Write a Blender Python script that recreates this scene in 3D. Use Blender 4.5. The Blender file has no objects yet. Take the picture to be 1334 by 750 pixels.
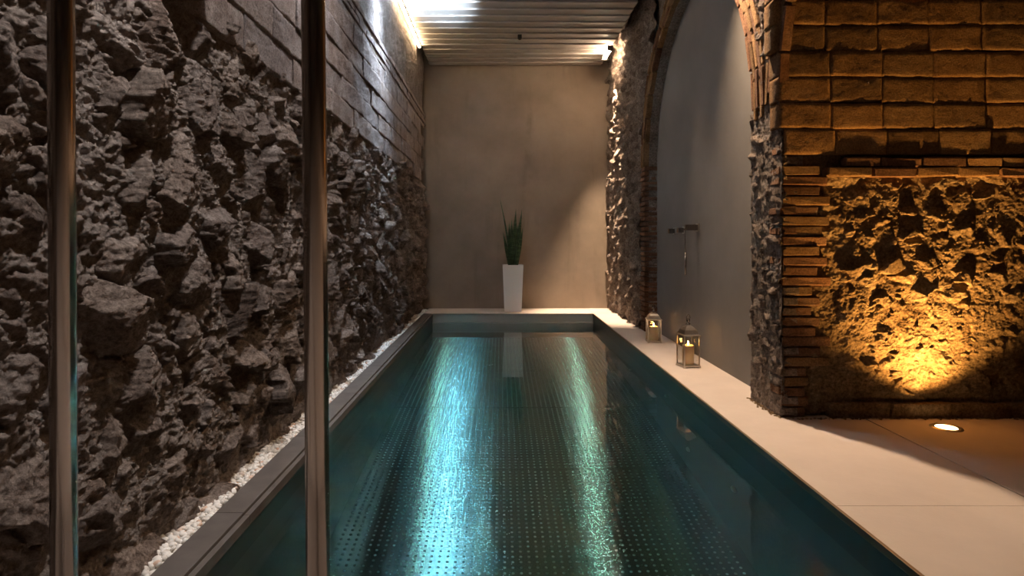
import bpy, bmesh, math, random
import numpy as np
from mathutils import Vector, Matrix, Euler

S = bpy.context.scene
COL = S.collection
PI = math.pi

# ------------------------------------------------------------------ camera
FPX, VPX, VPY, EYE = 780.0, 652.0, 312.0, 1.2      # focal length in px, vanishing point, eye height
cam_d = bpy.data.cameras.new('camera')
cam = bpy.data.objects.new('camera', cam_d); COL.objects.link(cam)
cam_d.sensor_width = 36.0
cam_d.lens = FPX / 1334.0 * 36.0
cam_d.shift_x = (667.0 - VPX) / 1334.0
cam_d.shift_y = -(375.0 - VPY) / 1334.0
cam_d.clip_start = 0.02
cam.location = (0, 0, EYE); cam.rotation_euler = (PI / 2, 0, 0)
S.camera = cam

# ------------------------------------------------------------------ world, exposure
W = bpy.data.worlds.new('world'); S.world = W; W.use_nodes = True
W.node_tree.nodes['Background'].inputs[0].default_value = (1.0, 0.80, 0.62, 1)
W.node_tree.nodes['Background'].inputs[1].default_value = 0.02
S.view_settings.view_transform = 'Standard'; S.view_settings.look = 'None'
S.view_settings.exposure = 0.0; S.view_settings.gamma = 1.0
S.view_settings.use_curve_mapping = False
S.cycles.max_bounces = 10; S.cycles.transparent_max_bounces = 10
S.cycles.sample_clamp_indirect = 300.0; S.cycles.blur_glossy = 0.0

# lamp strengths (the fixtures themselves are built further down)
COOL = (0.64, 0.80, 1.0); WARM = (1.0, 0.72, 0.48); AMBER = (1.0, 0.50, 0.12)
E_WARM_STRIP, E_WARM_TUBE, E_LENS = 62.0, 120.0, 40.0
P_DECK_SPOT, P_LANTERN_SPOT, P_COOL_SPOT, P_PIER_SPOT, P_SLAT_SPOT, P_UPLIGHT = 850.0, 240.0, 400.0, 2400.0, 3700.0, 420.0

# ------------------------------------------------------------------ dimensions
XL, XR, YB, ZC = -1.34, 1.90, 10.45, 4.21           # left wall, arcade face, back wall, ceiling
XREC = 2.04                                          # plaster wall in the arch
PX0, PX1, PY0, PY1 = -1.10, 1.50, 1.60, 9.69         # pool opening
WZ, PZ = -0.15, -1.45                                # water level, pool floor
YP = 4.05                                            # front face of the pier wall

# ------------------------------------------------------------------ noise
_rng = np.random.default_rng(7)
_perm = np.concatenate([_rng.permutation(256)] * 3)
_ga = _rng.uniform(0, 2 * PI, 256); _gx, _gy = np.cos(_ga), np.sin(_ga)
def perlin(x, y, seed=0):
    x = np.asarray(x, float) + seed * 17.31; y = np.asarray(y, float) + seed * 9.77
    xi = np.floor(x).astype(int); yi = np.floor(y).astype(int)
    xf = x - xi; yf = y - yi
    u = xf ** 3 * (xf * (xf * 6 - 15) + 10); v = yf ** 3 * (yf * (yf * 6 - 15) + 10)
    def g(ix, iy, dx, dy):
        h = _perm[_perm[ix & 255] + (iy & 255)]
        return _gx[h] * dx + _gy[h] * dy
    a = g(xi, yi, xf, yf); b = g(xi + 1, yi, xf - 1, yf)
    c = g(xi, yi + 1, xf, yf - 1); d = g(xi + 1, yi + 1, xf - 1, yf - 1)
    return (a + u * (b - a)) * (1 - v) + (c + u * (d - c)) * v
def fbm(x, y, octv=4, seed=0, ridged=False):
    t = 0; amp = 1.0; f = 1.0
    for k in range(octv):
        n = perlin(x * f, y * f, seed + k * 3)
        t = t + amp * ((0.5 - np.abs(n)) * 1.2 - 0.35 if ridged else n)
        amp *= 0.5; f *= 2.03
    return t

# ------------------------------------------------------------------ object helpers
def link(name, me, mat=None, parent=None, loc=None):
    o = bpy.data.objects.new(name, me); COL.objects.link(o)
    if mat is not None and me is not None and len(me.materials) == 0: me.materials.append(mat)
    if parent is not None: o.parent = parent
    if loc is not None: o.location = loc
    return o
def tag(o, label=None, cat=None, group=None, kind=None):
    if label: o['label'] = label
    if cat: o['category'] = cat
    if group: o['group'] = group
    if kind: o['kind'] = kind
    return o
def empty(name, loc=(0, 0, 0), rz=0, label=None, cat=None, group=None, kind=None):
    o = bpy.data.objects.new(name, None); COL.objects.link(o)
    o.location = loc; o.rotation_euler = (0, 0, rz); o.empty_display_size = 0.1
    return tag(o, label, cat, group, kind)
def np_mesh(name, verts, faces, smooth=False):
    me = bpy.data.meshes.new(name)
    verts = np.asarray(verts, np.float32); faces = np.asarray(faces, np.int32)
    n, k = faces.shape
    me.vertices.add(len(verts)); me.vertices.foreach_set('co', verts.ravel())
    me.loops.add(n * k); me.loops.foreach_set('vertex_index', faces.ravel())
    me.polygons.add(n); me.polygons.foreach_set('loop_start', np.arange(0, n * k, k, dtype=np.int32))
    if smooth: me.polygons.foreach_set('use_smooth', np.ones(n, bool))
    me.update(calc_edges=True); me.validate()
    return me
def bm_mesh(name, bm, smooth=False):
    bmesh.ops.recalc_face_normals(bm, faces=bm.faces)
    me = bpy.data.meshes.new(name); bm.to_mesh(me); bm.free()
    if smooth:
        me.polygons.foreach_set('use_smooth', [True] * len(me.polygons))
    return me
def add_box(bm, x0, x1, y0, y1, z0, z1, bevel=0.0):
    m = Matrix.Translation(((x0 + x1) / 2, (y0 + y1) / 2, (z0 + z1) / 2)) @ Matrix.Diagonal((x1 - x0, y1 - y0, z1 - z0, 1))
    r = bmesh.ops.create_cube(bm, size=1.0, matrix=m)
    if bevel > 0:
        es = list({e for v in r['verts'] for e in v.link_edges})
        bmesh.ops.bevel(bm, geom=es, offset=bevel, segments=2, profile=0.7, affect='EDGES', clamp_overlap=True)
def box(name, x0, x1, y0, y1, z0, z1, mat, parent=None, bevel=0.0):
    bm = bmesh.new(); add_box(bm, x0, x1, y0, y1, z0, z1, bevel)
    return link(name, bm_mesh(name, bm), mat, parent)
def lathe(bm, prof, segs=32, cx=0, cy=0, cap=True):
    rings = []
    for r, z in prof:
        rings.append([bm.verts.new((cx + r * math.cos(2 * PI * i / segs), cy + r * math.sin(2 * PI * i / segs), z)) for i in range(segs)])
    for a, b in zip(rings[:-1], rings[1:]):
        for i in range(segs):
            bm.faces.new((a[i], a[(i + 1) % segs], b[(i + 1) % segs], b[i]))
    if cap:
        bm.faces.new(rings[0][::-1]); bm.faces.new(rings[-1])
def tube(bm, pts, r, segs=12, closed=False):
    pts = [Vector(p) for p in pts]; n = len(pts); rings = []
    up = Vector((0, 0, 1))
    for i, p in enumerate(pts):
        if closed: t = pts[(i + 1) % n] - pts[i - 1]
        else: t = pts[min(i + 1, n - 1)] - pts[max(i - 1, 0)]
        t.normalize()
        ref = up if abs(t.dot(up)) < 0.95 else Vector((1, 0, 0))
        a = t.cross(ref).normalized(); b = t.cross(a).normalized()
        rings.append([bm.verts.new(p + (a * math.cos(2 * PI * k / segs) + b * math.sin(2 * PI * k / segs)) * r) for k in range(segs)])
    m = n if closed else n - 1
    for i in range(m):
        A, B = rings[i], rings[(i + 1) % n]
        for k in range(segs):
            bm.faces.new((A[k], A[(k + 1) % segs], B[(k + 1) % segs], B[k]))
    if not closed:
        bm.faces.new(rings[0]); bm.faces.new(rings[-1][::-1])

# ------------------------------------------------------------------ materials
class NT:
    def __init__(s, name):
        s.m = bpy.data.materials.new(name); s.m.use_nodes = True
        s.t = s.m.node_tree; s.b = s.t.nodes['Principled BSDF']; s.out = s.t.nodes['Material Output']
    def n(s, typ, **kw):
        nd = s.t.nodes.new(typ)
        for k, v in kw.items():
            if k.startswith('i_'):
                key = k[2:]
                key = int(key) if key.isdigit() else key.replace('_', ' ')
                nd.inputs[key].default_value = v
            else: setattr(nd, k, v)
        return nd
    def l(s, a, b): s.t.links.new(a, b)
    def noise(s, scale, detail=6, rough=0.6, vec=None, stretch=None):
        if vec is None:
            vec = s.n('ShaderNodeTexCoord').outputs['Object'] if False else s.n('ShaderNodeNewGeometry').outputs['Position']
        if stretch:
            mp = s.n('ShaderNodeMapping'); mp.inputs['Scale'].default_value = stretch
            s.l(vec, mp.inputs['Vector']); vec = mp.outputs[0]
        nd = s.n('ShaderNodeTexNoise', i_Scale=scale, i_Detail=detail, i_Roughness=rough)
        s.l(vec, nd.inputs['Vector'])
        return nd.outputs['Fac']
    def ramp(s, fac, stops):
        r = s.n('ShaderNodeValToRGB')
        while len(r.color_ramp.elements) < len(stops): r.color_ramp.elements.new(0.5)
        for e, (p, c) in zip(r.color_ramp.elements, stops):
            e.position = p; e.color = (*c, 1)
        s.l(fac, r.inputs[0]); return r.outputs[0]
    def mix(s, fac, a, b, blend='MIX'):
        m = s.n('ShaderNodeMix', data_type='RGBA', blend_type=blend)
        for sock, v in ((m.inputs[0], fac), (m.inputs[6], a), (m.inputs[7], b)):
            if hasattr(v, 'links') or hasattr(v, 'is_linked'): s.l(v, sock)
            elif isinstance(v, tuple): sock.default_value = (*v, 1)
            else: sock.default_value = v
        return m.outputs[2]
    def bump(s, h, strength=0.5, dist=0.01, normal=None):
        b = s.n('ShaderNodeBump', i_Strength=strength, i_Distance=dist)
        s.l(h, b.inputs['Height'])
        if normal is not None: s.l(normal, b.inputs['Normal'])
        return b.outputs[0]
    def set(s, **kw):
        for k, v in kw.items():
            key = {'col': 'Base Color', 'rough': 'Roughness', 'metal': 'Metallic', 'spec': 'Specular IOR Level', 'nor': 'Normal',
                   'aniso': 'Anisotropic', 'anirot': 'Anisotropic Rotation', 'tan': 'Tangent'}[k]
            sock = s.b.inputs[key]
            if hasattr(v, 'is_linked'): s.l(v, sock)
            elif isinstance(v, tuple): sock.default_value = (*v, 1)
            else: sock.default_value = v
        return s.m

def mat_stone(name, dark, mid, light, objvar=0.5, bump=0.9, fine=48.0):
    t = NT(name)
    n1 = t.noise(6.0, 8, 0.65); n2 = t.noise(17.0, 9, 0.8); n3 = t.noise(fine, 6, 0.8)
    c = t.ramp(n1, [(0.3, dark), (0.5, mid), (0.72, light)])
    sp = t.ramp(n3, [(0.36, (0.5, 0.48, 0.47)), (0.5, (0.95, 0.93, 0.92)), (0.64, (1.4, 1.36, 1.34))])
    c = t.mix(1.0, c, sp, 'MULTIPLY')
    oi = t.n('ShaderNodeObjectInfo')
    ov = t.ramp(oi.outputs['Random'], [(0.0, (0.62, 0.58, 0.55)), (0.4, (0.9, 0.9, 0.92)), (0.75, (1.0, 0.9, 0.8)), (1.0, (1.12, 1.06, 1.0))])
    c = t.mix(objvar, c, t.mix(1.0, c, ov, 'MULTIPLY'))
    h = t.bump(n3, bump, 0.035, t.bump(n2, bump, 0.07))
    return t.set(col=c, rough=0.92, spec=0.15, nor=h)

M = {}
M['stone'] = mat_stone('rubble_stone', (0.22, 0.165, 0.135), (0.36, 0.295, 0.255), (0.52, 0.45, 0.40))
M['mortar'] = mat_stone('rubble_mortar', (0.27, 0.21, 0.175), (0.40, 0.335, 0.29), (0.54, 0.465, 0.415), objvar=0.0)
M['ochre_stone'] = mat_stone('ochre_stone', (0.20, 0.125, 0.07), (0.40, 0.29, 0.18), (0.56, 0.44, 0.30))
M['ochre_mortar'] = mat_stone('ochre_mortar', (0.18, 0.11, 0.06), (0.36, 0.25, 0.15), (0.50, 0.37, 0.24), objvar=0)
M['block'] = mat_stone('earth_block', (0.22, 0.13, 0.06), (0.36, 0.22, 0.11), (0.46, 0.31, 0.17), objvar=0.75, bump=0.6, fine=90)
M['greyblock'] = mat_stone('grey_block', (0.22, 0.17, 0.15), (0.36, 0.31, 0.29), (0.48, 0.44, 0.42), objvar=0.6, bump=0.6, fine=90)
M['brick'] = mat_stone('clay_brick', (0.17, 0.085, 0.05), (0.26, 0.145, 0.09), (0.35, 0.225, 0.15), objvar=0.8, bump=0.6, fine=80)
M['render'] = mat_stone('rough_render', (0.24, 0.19, 0.17), (0.34, 0.30, 0.28), (0.44, 0.40, 0.38), objvar=0, bump=0.9, fine=70)

def m_plaster(name, a, b, stain=0.0, stain_col=(0.10, 0.075, 0.05)):
    t = NT(name)
    n1 = t.noise(1.3, 6, 0.6); c = t.ramp(n1, [(0.3, a), (0.7, b)])
    if stain > 0:
        s1 = t.noise(1.0, 5, 0.6, stretch=(3.2, 1.0, 0.4))
        s2 = t.noise(2.2, 4, 0.6)
        f = t.ramp(s1, [(0.54, (0, 0, 0)), (0.68, (1, 1, 1))])
        f2 = t.ramp(s2, [(0.4, (0, 0, 0)), (0.62, (stain, stain, stain))])
        f = t.mix(1.0, f, f2, 'MULTIPLY')
        c = t.mix(f, c, stain_col)
    n2 = t.noise(55.0, 4, 0.6)
    return t.set(col=c, rough=0.85, spec=0.2, nor=t.bump(n2, 0.15, 0.004, t.bump(n1, 0.3, 0.02)))
M['back'] = m_plaster('back_wall_cement', (0.215, 0.17, 0.13), (0.30, 0.243, 0.19), 0.5, (0.13, 0.098, 0.07))
M['plaster'] = m_plaster('pale_plaster', (0.165, 0.152, 0.14), (0.205, 0.19, 0.175))
M['deck'] = m_plaster('microcement', (0.50, 0.43, 0.385), (0.60, 0.52, 0.465))
t = NT('screed'); M['screed'] = t.set(col=(0.12, 0.10, 0.085), rough=0.9)
t = NT('soffit_dark'); M['soffit'] = t.set(col=(0.06, 0.05, 0.045), rough=0.9)

t = NT('slat_lacquer'); n = t.noise(3, 3, 0.5)
M['slat'] = t.set(col=t.ramp(n, [(0.3, (0.42, 0.39, 0.36)), (0.7, (0.50, 0.47, 0.43))]), rough=0.58, spec=0.4)
t = NT('brushed_steel_post'); n = t.noise(40, 3, 0.5, stretch=(1, 1, 0.06))
M['post'] = t.set(col=(0.40, 0.335, 0.285), metal=1.0, rough=0.22, nor=t.bump(n, 0.04, 0.002))
t = NT('pool_steel_wall'); n = t.noise(4, 3, 0.5)
M['poolwall'] = t.set(col=(0.10, 0.105, 0.105), metal=1.0, rough=0.38, nor=t.bump(n, 0.05, 0.01))
t = NT('pool_end_steel_lit'); M['endwall'] = t.set(col=(0.42, 0.38, 0.35), metal=0.25, rough=0.4)  # same steel as the sides; paler, less metallic colour imitates reflected light
t = NT('pool_floor_steel')
tg = t.n('ShaderNodeTangent', direction_type='UV_MAP')
t.t.nodes.remove(t.b); gb = t.n('ShaderNodeBsdfAnisotropic', i_Roughness=0.27, i_Anisotropy=0.845); gb.inputs['Color'].default_value = (0.80, 0.81, 0.77, 1)
t.l(tg.outputs[0], gb.inputs['Tangent']); t.l(gb.outputs[0], t.out.inputs[0]); M['poolfloor'] = t.m
t = NT('stud_steel'); M['stud'] = t.set(col=(0.66, 0.68, 0.64), metal=1.0, rough=0.45)
t = NT('coping_metal'); n = t.noise(9, 5, 0.6)
M['coping'] = t.set(col=t.ramp(n, [(0.3, (0.095, 0.08, 0.07)), (0.7, (0.14, 0.12, 0.105))]), rough=0.5, spec=0.5, metal=0.2, nor=t.bump(n, 0.08, 0.005))
t = NT('edge_bronze'); M['bronze'] = t.set(col=(0.20, 0.14, 0.09), metal=0.7, rough=0.45)
t = NT('edge_steel'); M['edgesteel'] = t.set(col=(0.55, 0.52, 0.48), metal=1.0, rough=0.35)
t = NT('white_pebble'); oi = t.n('ShaderNodeObjectInfo')
geo = t.n('ShaderNodeNewGeometry')
pc = t.ramp(geo.outputs['Random Per Island'], [(0, (0.62, 0.57, 0.51)), (0.5, (0.78, 0.74, 0.68)), (0.92, (0.84, 0.80, 0.74)), (0.96, (0.62, 0.40, 0.28))])
M['pebble'] = t.set(col=pc, rough=0.6)
t = NT('single_pebble'); oi = t.n('ShaderNodeObjectInfo')
M['pebble1'] = t.set(col=t.ramp(oi.outputs['Random'], [(0, (0.62, 0.57, 0.51)), (0.5, (0.78, 0.74, 0.68)), (0.93, (0.84, 0.80, 0.74)), (0.97, (0.66, 0.46, 0.34))]), rough=0.6)
t = NT('pot_white'); M['pot'] = t.set(col=(0.86, 0.83, 0.80), rough=0.35)
t = NT('soil'); n = t.noise(60, 4, 0.6); M['soil'] = t.set(col=(0.04, 0.03, 0.02), rough=1.0, nor=t.bump(n, 0.8, 0.02))
t = NT('snake_leaf'); n = t.noise(9, 4, 0.6, stretch=(1, 1, 3.5))
M['leaf'] = t.set(col=t.ramp(n, [(0.4, (0.022, 0.050, 0.024)), (0.62, (0.06, 0.11, 0.05))]), rough=0.4)
t = NT('lantern_metal'); M['lantern'] = t.set(col=(0.55, 0.50, 0.45), metal=1.0, rough=0.28)
t = NT('dark_chrome'); M['chrome'] = t.set(col=(0.30, 0.27, 0.25), metal=1.0, rough=0.18)
t = NT('candle_wax'); t.b.inputs['Subsurface Weight'].default_value = 0.4; t.b.inputs['Subsurface Radius'].default_value = (0.03, 0.015, 0.008)
M['wax'] = t.set(col=(0.75, 0.60, 0.42), rough=0.55)
t = NT('wick'); M['wick'] = t.set(col=(0.02, 0.015, 0.01), rough=1)
t = NT('black_housing'); M['black'] = t.set(col=(0.02, 0.02, 0.02), rough=0.5)
def m_emit(name, col, e):
    t = NT(name); t.b.inputs['Emission Color'].default_value = (*col, 1); t.b.inputs['Emission Strength'].default_value = e
    return t.set(col=(0.8, 0.8, 0.8), rough=0.5)
M['flame'] = m_emit('flame', (1.0, 0.48, 0.12), 90)
M['lens_up'] = m_emit('uplight_lens', (1.0, 0.66, 0.30), 14)
M['strip'] = m_emit('led_strip', (1.0, 0.72, 0.42), E_WARM_STRIP)
M['tube_warm'] = m_emit('warm_tube', WARM, E_WARM_TUBE)
M['wash_cool'] = m_emit('cool_lens', COOL, E_LENS)
M['wash_warm'] = m_emit('warm_lens', WARM, E_LENS)
# lantern glass: thin clear pane
t = NT('lantern_glass'); t.t.nodes.remove(t.b)
lw = t.n('ShaderNodeLayerWeight', i_Blend=0.5); pw = t.n('ShaderNodeMath', operation='POWER', i_1=4.0); t.l(lw.outputs['Facing'], pw.inputs[0]); fr = t.n('ShaderNodeMath', operation='MULTIPLY_ADD', i_1=0.5, i_2=0.03); t.l(pw.outputs[0], fr.inputs[0]); tr = t.n('ShaderNodeBsdfTransparent'); gl = t.n('ShaderNodeBsdfGlossy', i_Roughness=0.03)
tr.inputs[0].default_value = (0.93, 0.92, 0.90, 1)
mx = t.n('ShaderNodeMixShader'); t.l(fr.outputs[0], mx.inputs[0]); t.l(tr.outputs[0], mx.inputs[1]); t.l(gl.outputs[0], mx.inputs[2]); t.l(mx.outputs[0], t.out.inputs[0])
M['glass'] = t.m  # clear
# water: refracting surface, absorbing body
t = NT('pool_water'); t.t.nodes.remove(t.b)
g = t.n('ShaderNodeBsdfGlass', i_IOR=1.333, i_Roughness=0.0)
n = t.noise(1.6, 1, 0.5); t.l(t.bump(n, 0.03, 0.01), g.inputs['Normal'])
va = t.n('ShaderNodeVolumeAbsorption', i_Density=0.57); va.inputs[0].default_value = (0.15, 0.78, 0.86, 1)
t.l(g.outputs[0], t.out.inputs['Surface']); t.l(va.outputs[0], t.out.inputs['Volume'])
M['water'] = t.m

# ------------------------------------------------------------------ masonry generators
def grid_faces(nu, nv):
    i = np.arange(nu - 1)[:, None]; j = np.arange(nv - 1)[None, :]
    a = i * nv + j
    return np.stack([a, a + nv, a + nv + 1, a + 1], -1).reshape(-1, 4)
def rubble(parent, U, V, to_xyz, cell, seed, mat_s, n_ind, weight, amp=0.06, inside=None, edge=0.030, flip=False, squash=1.35, base=None, mort_lvl=0.30, facet=0.48, crag=0.5):
    """Rubble masonry: a mortar bed (mesh put on parent) and one stone object for each cell."""
    rng = np.random.default_rng(seed)
    uu, vv = np.meshgrid(U, V, indexing='ij'); nu, nv = uu.shape
    P = np.stack([uu.ravel(), vv.ravel()], 1)
    Q = P + cell * 0.30 * np.stack([fbm(P[:, 0] / cell * 1.1, P[:, 1] / cell * 1.1, 3, seed), fbm(P[:, 0] / cell * 1.1, P[:, 1] / cell * 1.1, 3, seed + 5)], 1)
    # stone centres by dart throwing with varied radius
    pts, rad = [], []
    u0, u1, v0, v1 = U[0], U[-1], V[0], V[-1]
    area = (u1 - u0) * (v1 - v0)
    for rr, tries in ((1.5, 0.5), (1.1, 3), (0.75, 8), (0.5, 14)):
        for _ in range(int(area / cell ** 2 * tries)):
            p = np.array([rng.uniform(u0, u1), rng.uniform(v0, v1)]); r = cell * rr * rng.uniform(0.8, 1.2)
            if inside is not None and not bool(inside(p[0], p[1])): continue
            if pts:
                A = np.asarray(pts) - p; A[:, 1] *= squash
                if (np.hypot(A[:, 0], A[:, 1]) < 0.52 * (np.asarray(rad) + r)).any(): continue
            pts.append(p); rad.append(r)
    C = np.asarray(pts); R = np.asarray(rad); N = len(C)
    th = rng.normal(0, 0.45, N); ct, st = np.cos(th), np.sin(th)
    lab = np.zeros(len(P), int); d1 = np.zeros(len(P)); d2 = np.zeros(len(P))
    step = max(nv * 12, 1)
    for a in range(0, len(P), step):
        q = Q[a:a + step]
        near = np.where((C[:, 0] > q[:, 0].min() - cell * 3.2) & (C[:, 0] < q[:, 0].max() + cell * 3.2))[0]
        D = q[:, None, :] - C[None, near]
        x = D[..., 0] * ct[near] + D[..., 1] * st[near]; y = (-D[..., 0] * st[near] + D[..., 1] * ct[near]) * squash
        ax, ay = np.abs(x), np.abs(y)
        d = np.maximum(np.maximum(ax, ay), 0.78 * (ax + ay)) / R[near] + 0.15 * np.hypot(x, y) / R[near]
        k = np.argpartition(d, 1, axis=1)[:, :2]
        dd = np.take_along_axis(d, k, 1); s = np.argsort(dd, 1)
        k = np.take_along_axis(k, s, 1); dd = np.take_along_axis(dd, s, 1)
        lab[a:a + step] = near[k[:, 0]]; d1[a:a + step] = dd[:, 0]; d2[a:a + step] = dd[:, 1]
    e = (d2 - d1) * R[lab] * 0.5
    bulge = fbm(P[:, 0] * 0.9, P[:, 1] * 0.9, 3, seed + 11) * amp * 0.3
    mort = bulge + fbm(P[:, 0] * 8, P[:, 1] * 9, 4, seed + 12) * amp * 0.55 + fbm(P[:, 0] * 20, P[:, 1] * 24, 4, seed + 13, ridged=True) * amp * 0.35 + amp * mort_lvl
    mort = mort + fbm(P[:, 0] * 85, P[:, 1] * 85, 2, seed + 24) * 0.007
    # each stone: broken facets
    rel = P - C[lab]
    H = rng.uniform(0.40, 1.25, N) * amp * np.clip(R / cell, 0.6, 1.3)
    fac = None
    for k in range(4):
        G = rng.normal(0, facet, (N, 2)); off = rng.uniform(0.0, 0.6, N) * amp
        G[:, 1] -= 0.10
        hk = H[lab] + off[lab] + (rel * G[lab]).sum(1)
        fac = hk if fac is None else np.minimum(fac, hk)
    rough = fbm(P[:, 0] * 11, P[:, 1] * 13, 4, seed + 20, ridged=True) * amp * crag + fbm(P[:, 0] * 38, P[:, 1] * 38, 2, seed + 21) * 0.010 + fbm(P[:, 0] * 85, P[:, 1] * 85, 2, seed + 23, ridged=True) * 0.006
    top = np.clip(bulge + fac + rough, -0.02, amp * 2.1)
    w = np.clip(e / edge, 0, 1); w = w * w * (3 - 2 * w)
    hs = (mort - 0.016) * (1 - w) + np.maximum(top, mort - 0.014) * w
    if base is not None:
        bb = base(P[:, 0], P[:, 1]); hs = hs + bb; mort = mort + bb
    F = grid_faces(nu, nv)
    if flip: F = F[:, ::-1]
    if inside is not None:
        ok = inside(P[:, 0], P[:, 1])
        F = F[ok[F].all(1)]
    XYZm = to_xyz(P[:, 0], P[:, 1], mort)
    shown = (hs < mort + 0.004)[F].any(1); Fm = F[shown]
    vid, inv = np.unique(Fm.ravel(), return_inverse=True)
    mesh_m = np_mesh('mortar_bed', XYZm[vid], inv.reshape(-1, 4), True)
    # stones
    L4 = lab[F]
    wgt = np.zeros(N); np.add.at(wgt, lab, 1)
    order = []
    for i in range(N):
        order.append((-(R[i] ** 2) * weight(C[i, 0], C[i, 1]), i))
    order.sort(); indiv = [i for _, i in order[:n_ind]]
    hid = mort - 0.035
    def stone_mesh(sel_labels, name):
        fm = np.isin(L4, sel_labels).any(1) if len(sel_labels) > 1 else (L4 == sel_labels[0]).any(1)
        f = F[fm]
        if len(f) < 3: return None
        vid, inv = np.unique(f.ravel(), return_inverse=True)
        own = np.isin(lab[vid], sel_labels)
        h = np.where(own, hs[vid], hid[vid])
        X = to_xyz(P[vid, 0], P[vid, 1], h)
        return X, inv.reshape(-1, 4)
    for i in indiv:
        r = stone_mesh([i], 'stone')
        if r is None: continue
        X, f = r; c = X.mean(0)
        link('stone', np_mesh('stone', X - c, f, True), mat_s, parent, tuple(c))
    rest = [i for _, i in order[n_ind:]]
    if rest:
        r = stone_mesh(rest, 'stone')
        if r is not None:
            X, f = r; c = X.mean(0)
            tag(link('stone', np_mesh('stone_remainder', X - c, f, True), mat_s, parent, tuple(c)), kind='stuff')
    return mesh_m

def brick_variants(n, lx, ly, lz, seed, jit=0.004, bev=0.006):
    """Worn bricks centred on the origin, a few shared meshes."""
    out = []; rg = random.Random(seed)
    for k in range(n):
        bm = bmesh.new(); add_box(bm, -lx / 2, lx / 2, -ly / 2, ly / 2, -lz / 2, lz / 2)
        bmesh.ops.bevel(bm, geom=list(bm.edges), offset=bev, segments=1, affect='EDGES', clamp_overlap=True)
        for v in bm.verts:
            v.co += Vector((rg.uniform(-jit, jit), rg.uniform(-jit, jit), rg.uniform(-jit, jit)))
        out.append(bm_mesh('worn_brick', bm))
    return out
def block_variants(n, L, D, Hh, seed, nu=16, nv=8, amp=0.010):
    """Earth blocks: front face towards -Y, weathered relief, chipped edges."""
    out = []
    for k in range(n):
        u = np.linspace(-L / 2, L / 2, nu); v = np.linspace(-Hh / 2, Hh / 2, nv)
        uu, vv = np.meshgrid(u, v, indexing='ij')
        f = np.minimum((L / 2 - np.abs(uu)), (Hh / 2 - np.abs(vv)))
        y = -D / 2 + np.clip(0.005 - f, 0, 1) * 0.6 + fbm(uu * 6 + k * 5, vv * 6, 2, seed + k) * amp * 0.35 + fbm(uu * 45 + k * 5, vv * 45, 2, seed + k) * amp * 0.30
        X = np.stack([uu.ravel(), y.ravel(), (vv + fbm(uu * 9 + k * 3, vv * 9, 2, seed + 40 + k) * 0.006).ravel()], 1)
        Fq = grid_faces(nu, nv)
        # back ring
        idx = np.arange(nu * nv).reshape(nu, nv)
        rim = np.concatenate([idx[:, 0], idx[-1, 1:], idx[-2::-1, -1], idx[0, -2:0:-1]])
        B = X[rim].copy(); B[:, 1] = D / 2
        b0 = len(X); m = len(rim)
        side = np.stack([rim, b0 + np.arange(m), b0 + (np.arange(m) + 1) % m, np.roll(rim, -1)], 1)
        out.append(np_mesh('earth_block', np.concatenate([X, B]), np.concatenate([Fq, side]), False))
    return out

# ================================================================== STRUCTURE
# ---- floor
bm = bmesh.new()
add_box(bm, -1.75, PX0 - 0.012, -2.6, YB + 0.2, -0.30, -0.035)
add_box(bm, PX0 - 0.012, PX1 + 0.012, -2.6, PY0 - 0.012, -0.30, -0.035)
add_box(bm, PX1 + 0.012, 4.7, -2.6, YB + 0.2, -0.30, -0.035)
add_box(bm, PX0 - 0.012, PX1 + 0.012, PY1 + 0.012, YB + 0.2, -0.30, -0.035)
floor = tag(link('floor', bm_mesh('floor', bm), M['screed']), kind='structure')
GAP = 0.002
def slab(x0, x1, y0, y1): return box('floor_slab', x0, x1, y0, y1, -0.04, 0.0, M['deck'], floor, 0.0015)
slab(PX1 + 0.013, 2.440, 2.70 + GAP, PY1 + 0.0); slab(PX1 + 0.013, 2.440, -2.6, 2.70)
slab(2.450, 4.7, 0.6, 4.3); slab(2.450, 4.7, -2.6, 0.6 - GAP)
slab(-1.25, PX1 + 0.010, -2.6, PY0 - 0.013)
slab(-1.25, PX1 + 0.010, PY1 + 0.013, YB + 0.05); slab(PX1 + 0.013, 2.3, PY1 + GAP, YB + 0.05)

# ---- left wall: rubble below, earth blocks and thin bricks, rough render above
Yl = 0.9 * np.exp(np.linspace(0, math.log(10.28 / 0.9), 640))
def topline(y): return 2.15 + 0.03 * np.sin(y * 1.7) + 0.02 * np.sin(y * 4.1) + np.clip(3.6 - y, 0, 2) * 0.12
Vl = np.linspace(-0.06, 2.46, 430)
me_parent = bpy.data.objects.new('wall_left', bpy.data.meshes.new('tmp')); COL.objects.link(me_parent)
me_left = rubble(me_parent, Yl, Vl, lambda u, v, h: np.stack([XL - 0.01 + h, u, v], 1), 0.19, 3, M['stone'], 300,
                 lambda u, v: 1.0 / max(u, 1.55) ** 3 * (1.0 if u > 1.5 else 0.01), amp=0.066, mort_lvl=0.36, crag=0.34, facet=0.55, edge=0.024, base=lambda u, v: -0.045 * np.clip(1 - v / 0.30, 0, 1),
                 inside=lambda u, v: v < topline(u) + 0.04, flip=False)
me_parent.data = me_left; me_left.materials.append(M['mortar']); me_parent['kind'] = 'structure'
wall_left = me_parent
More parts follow.
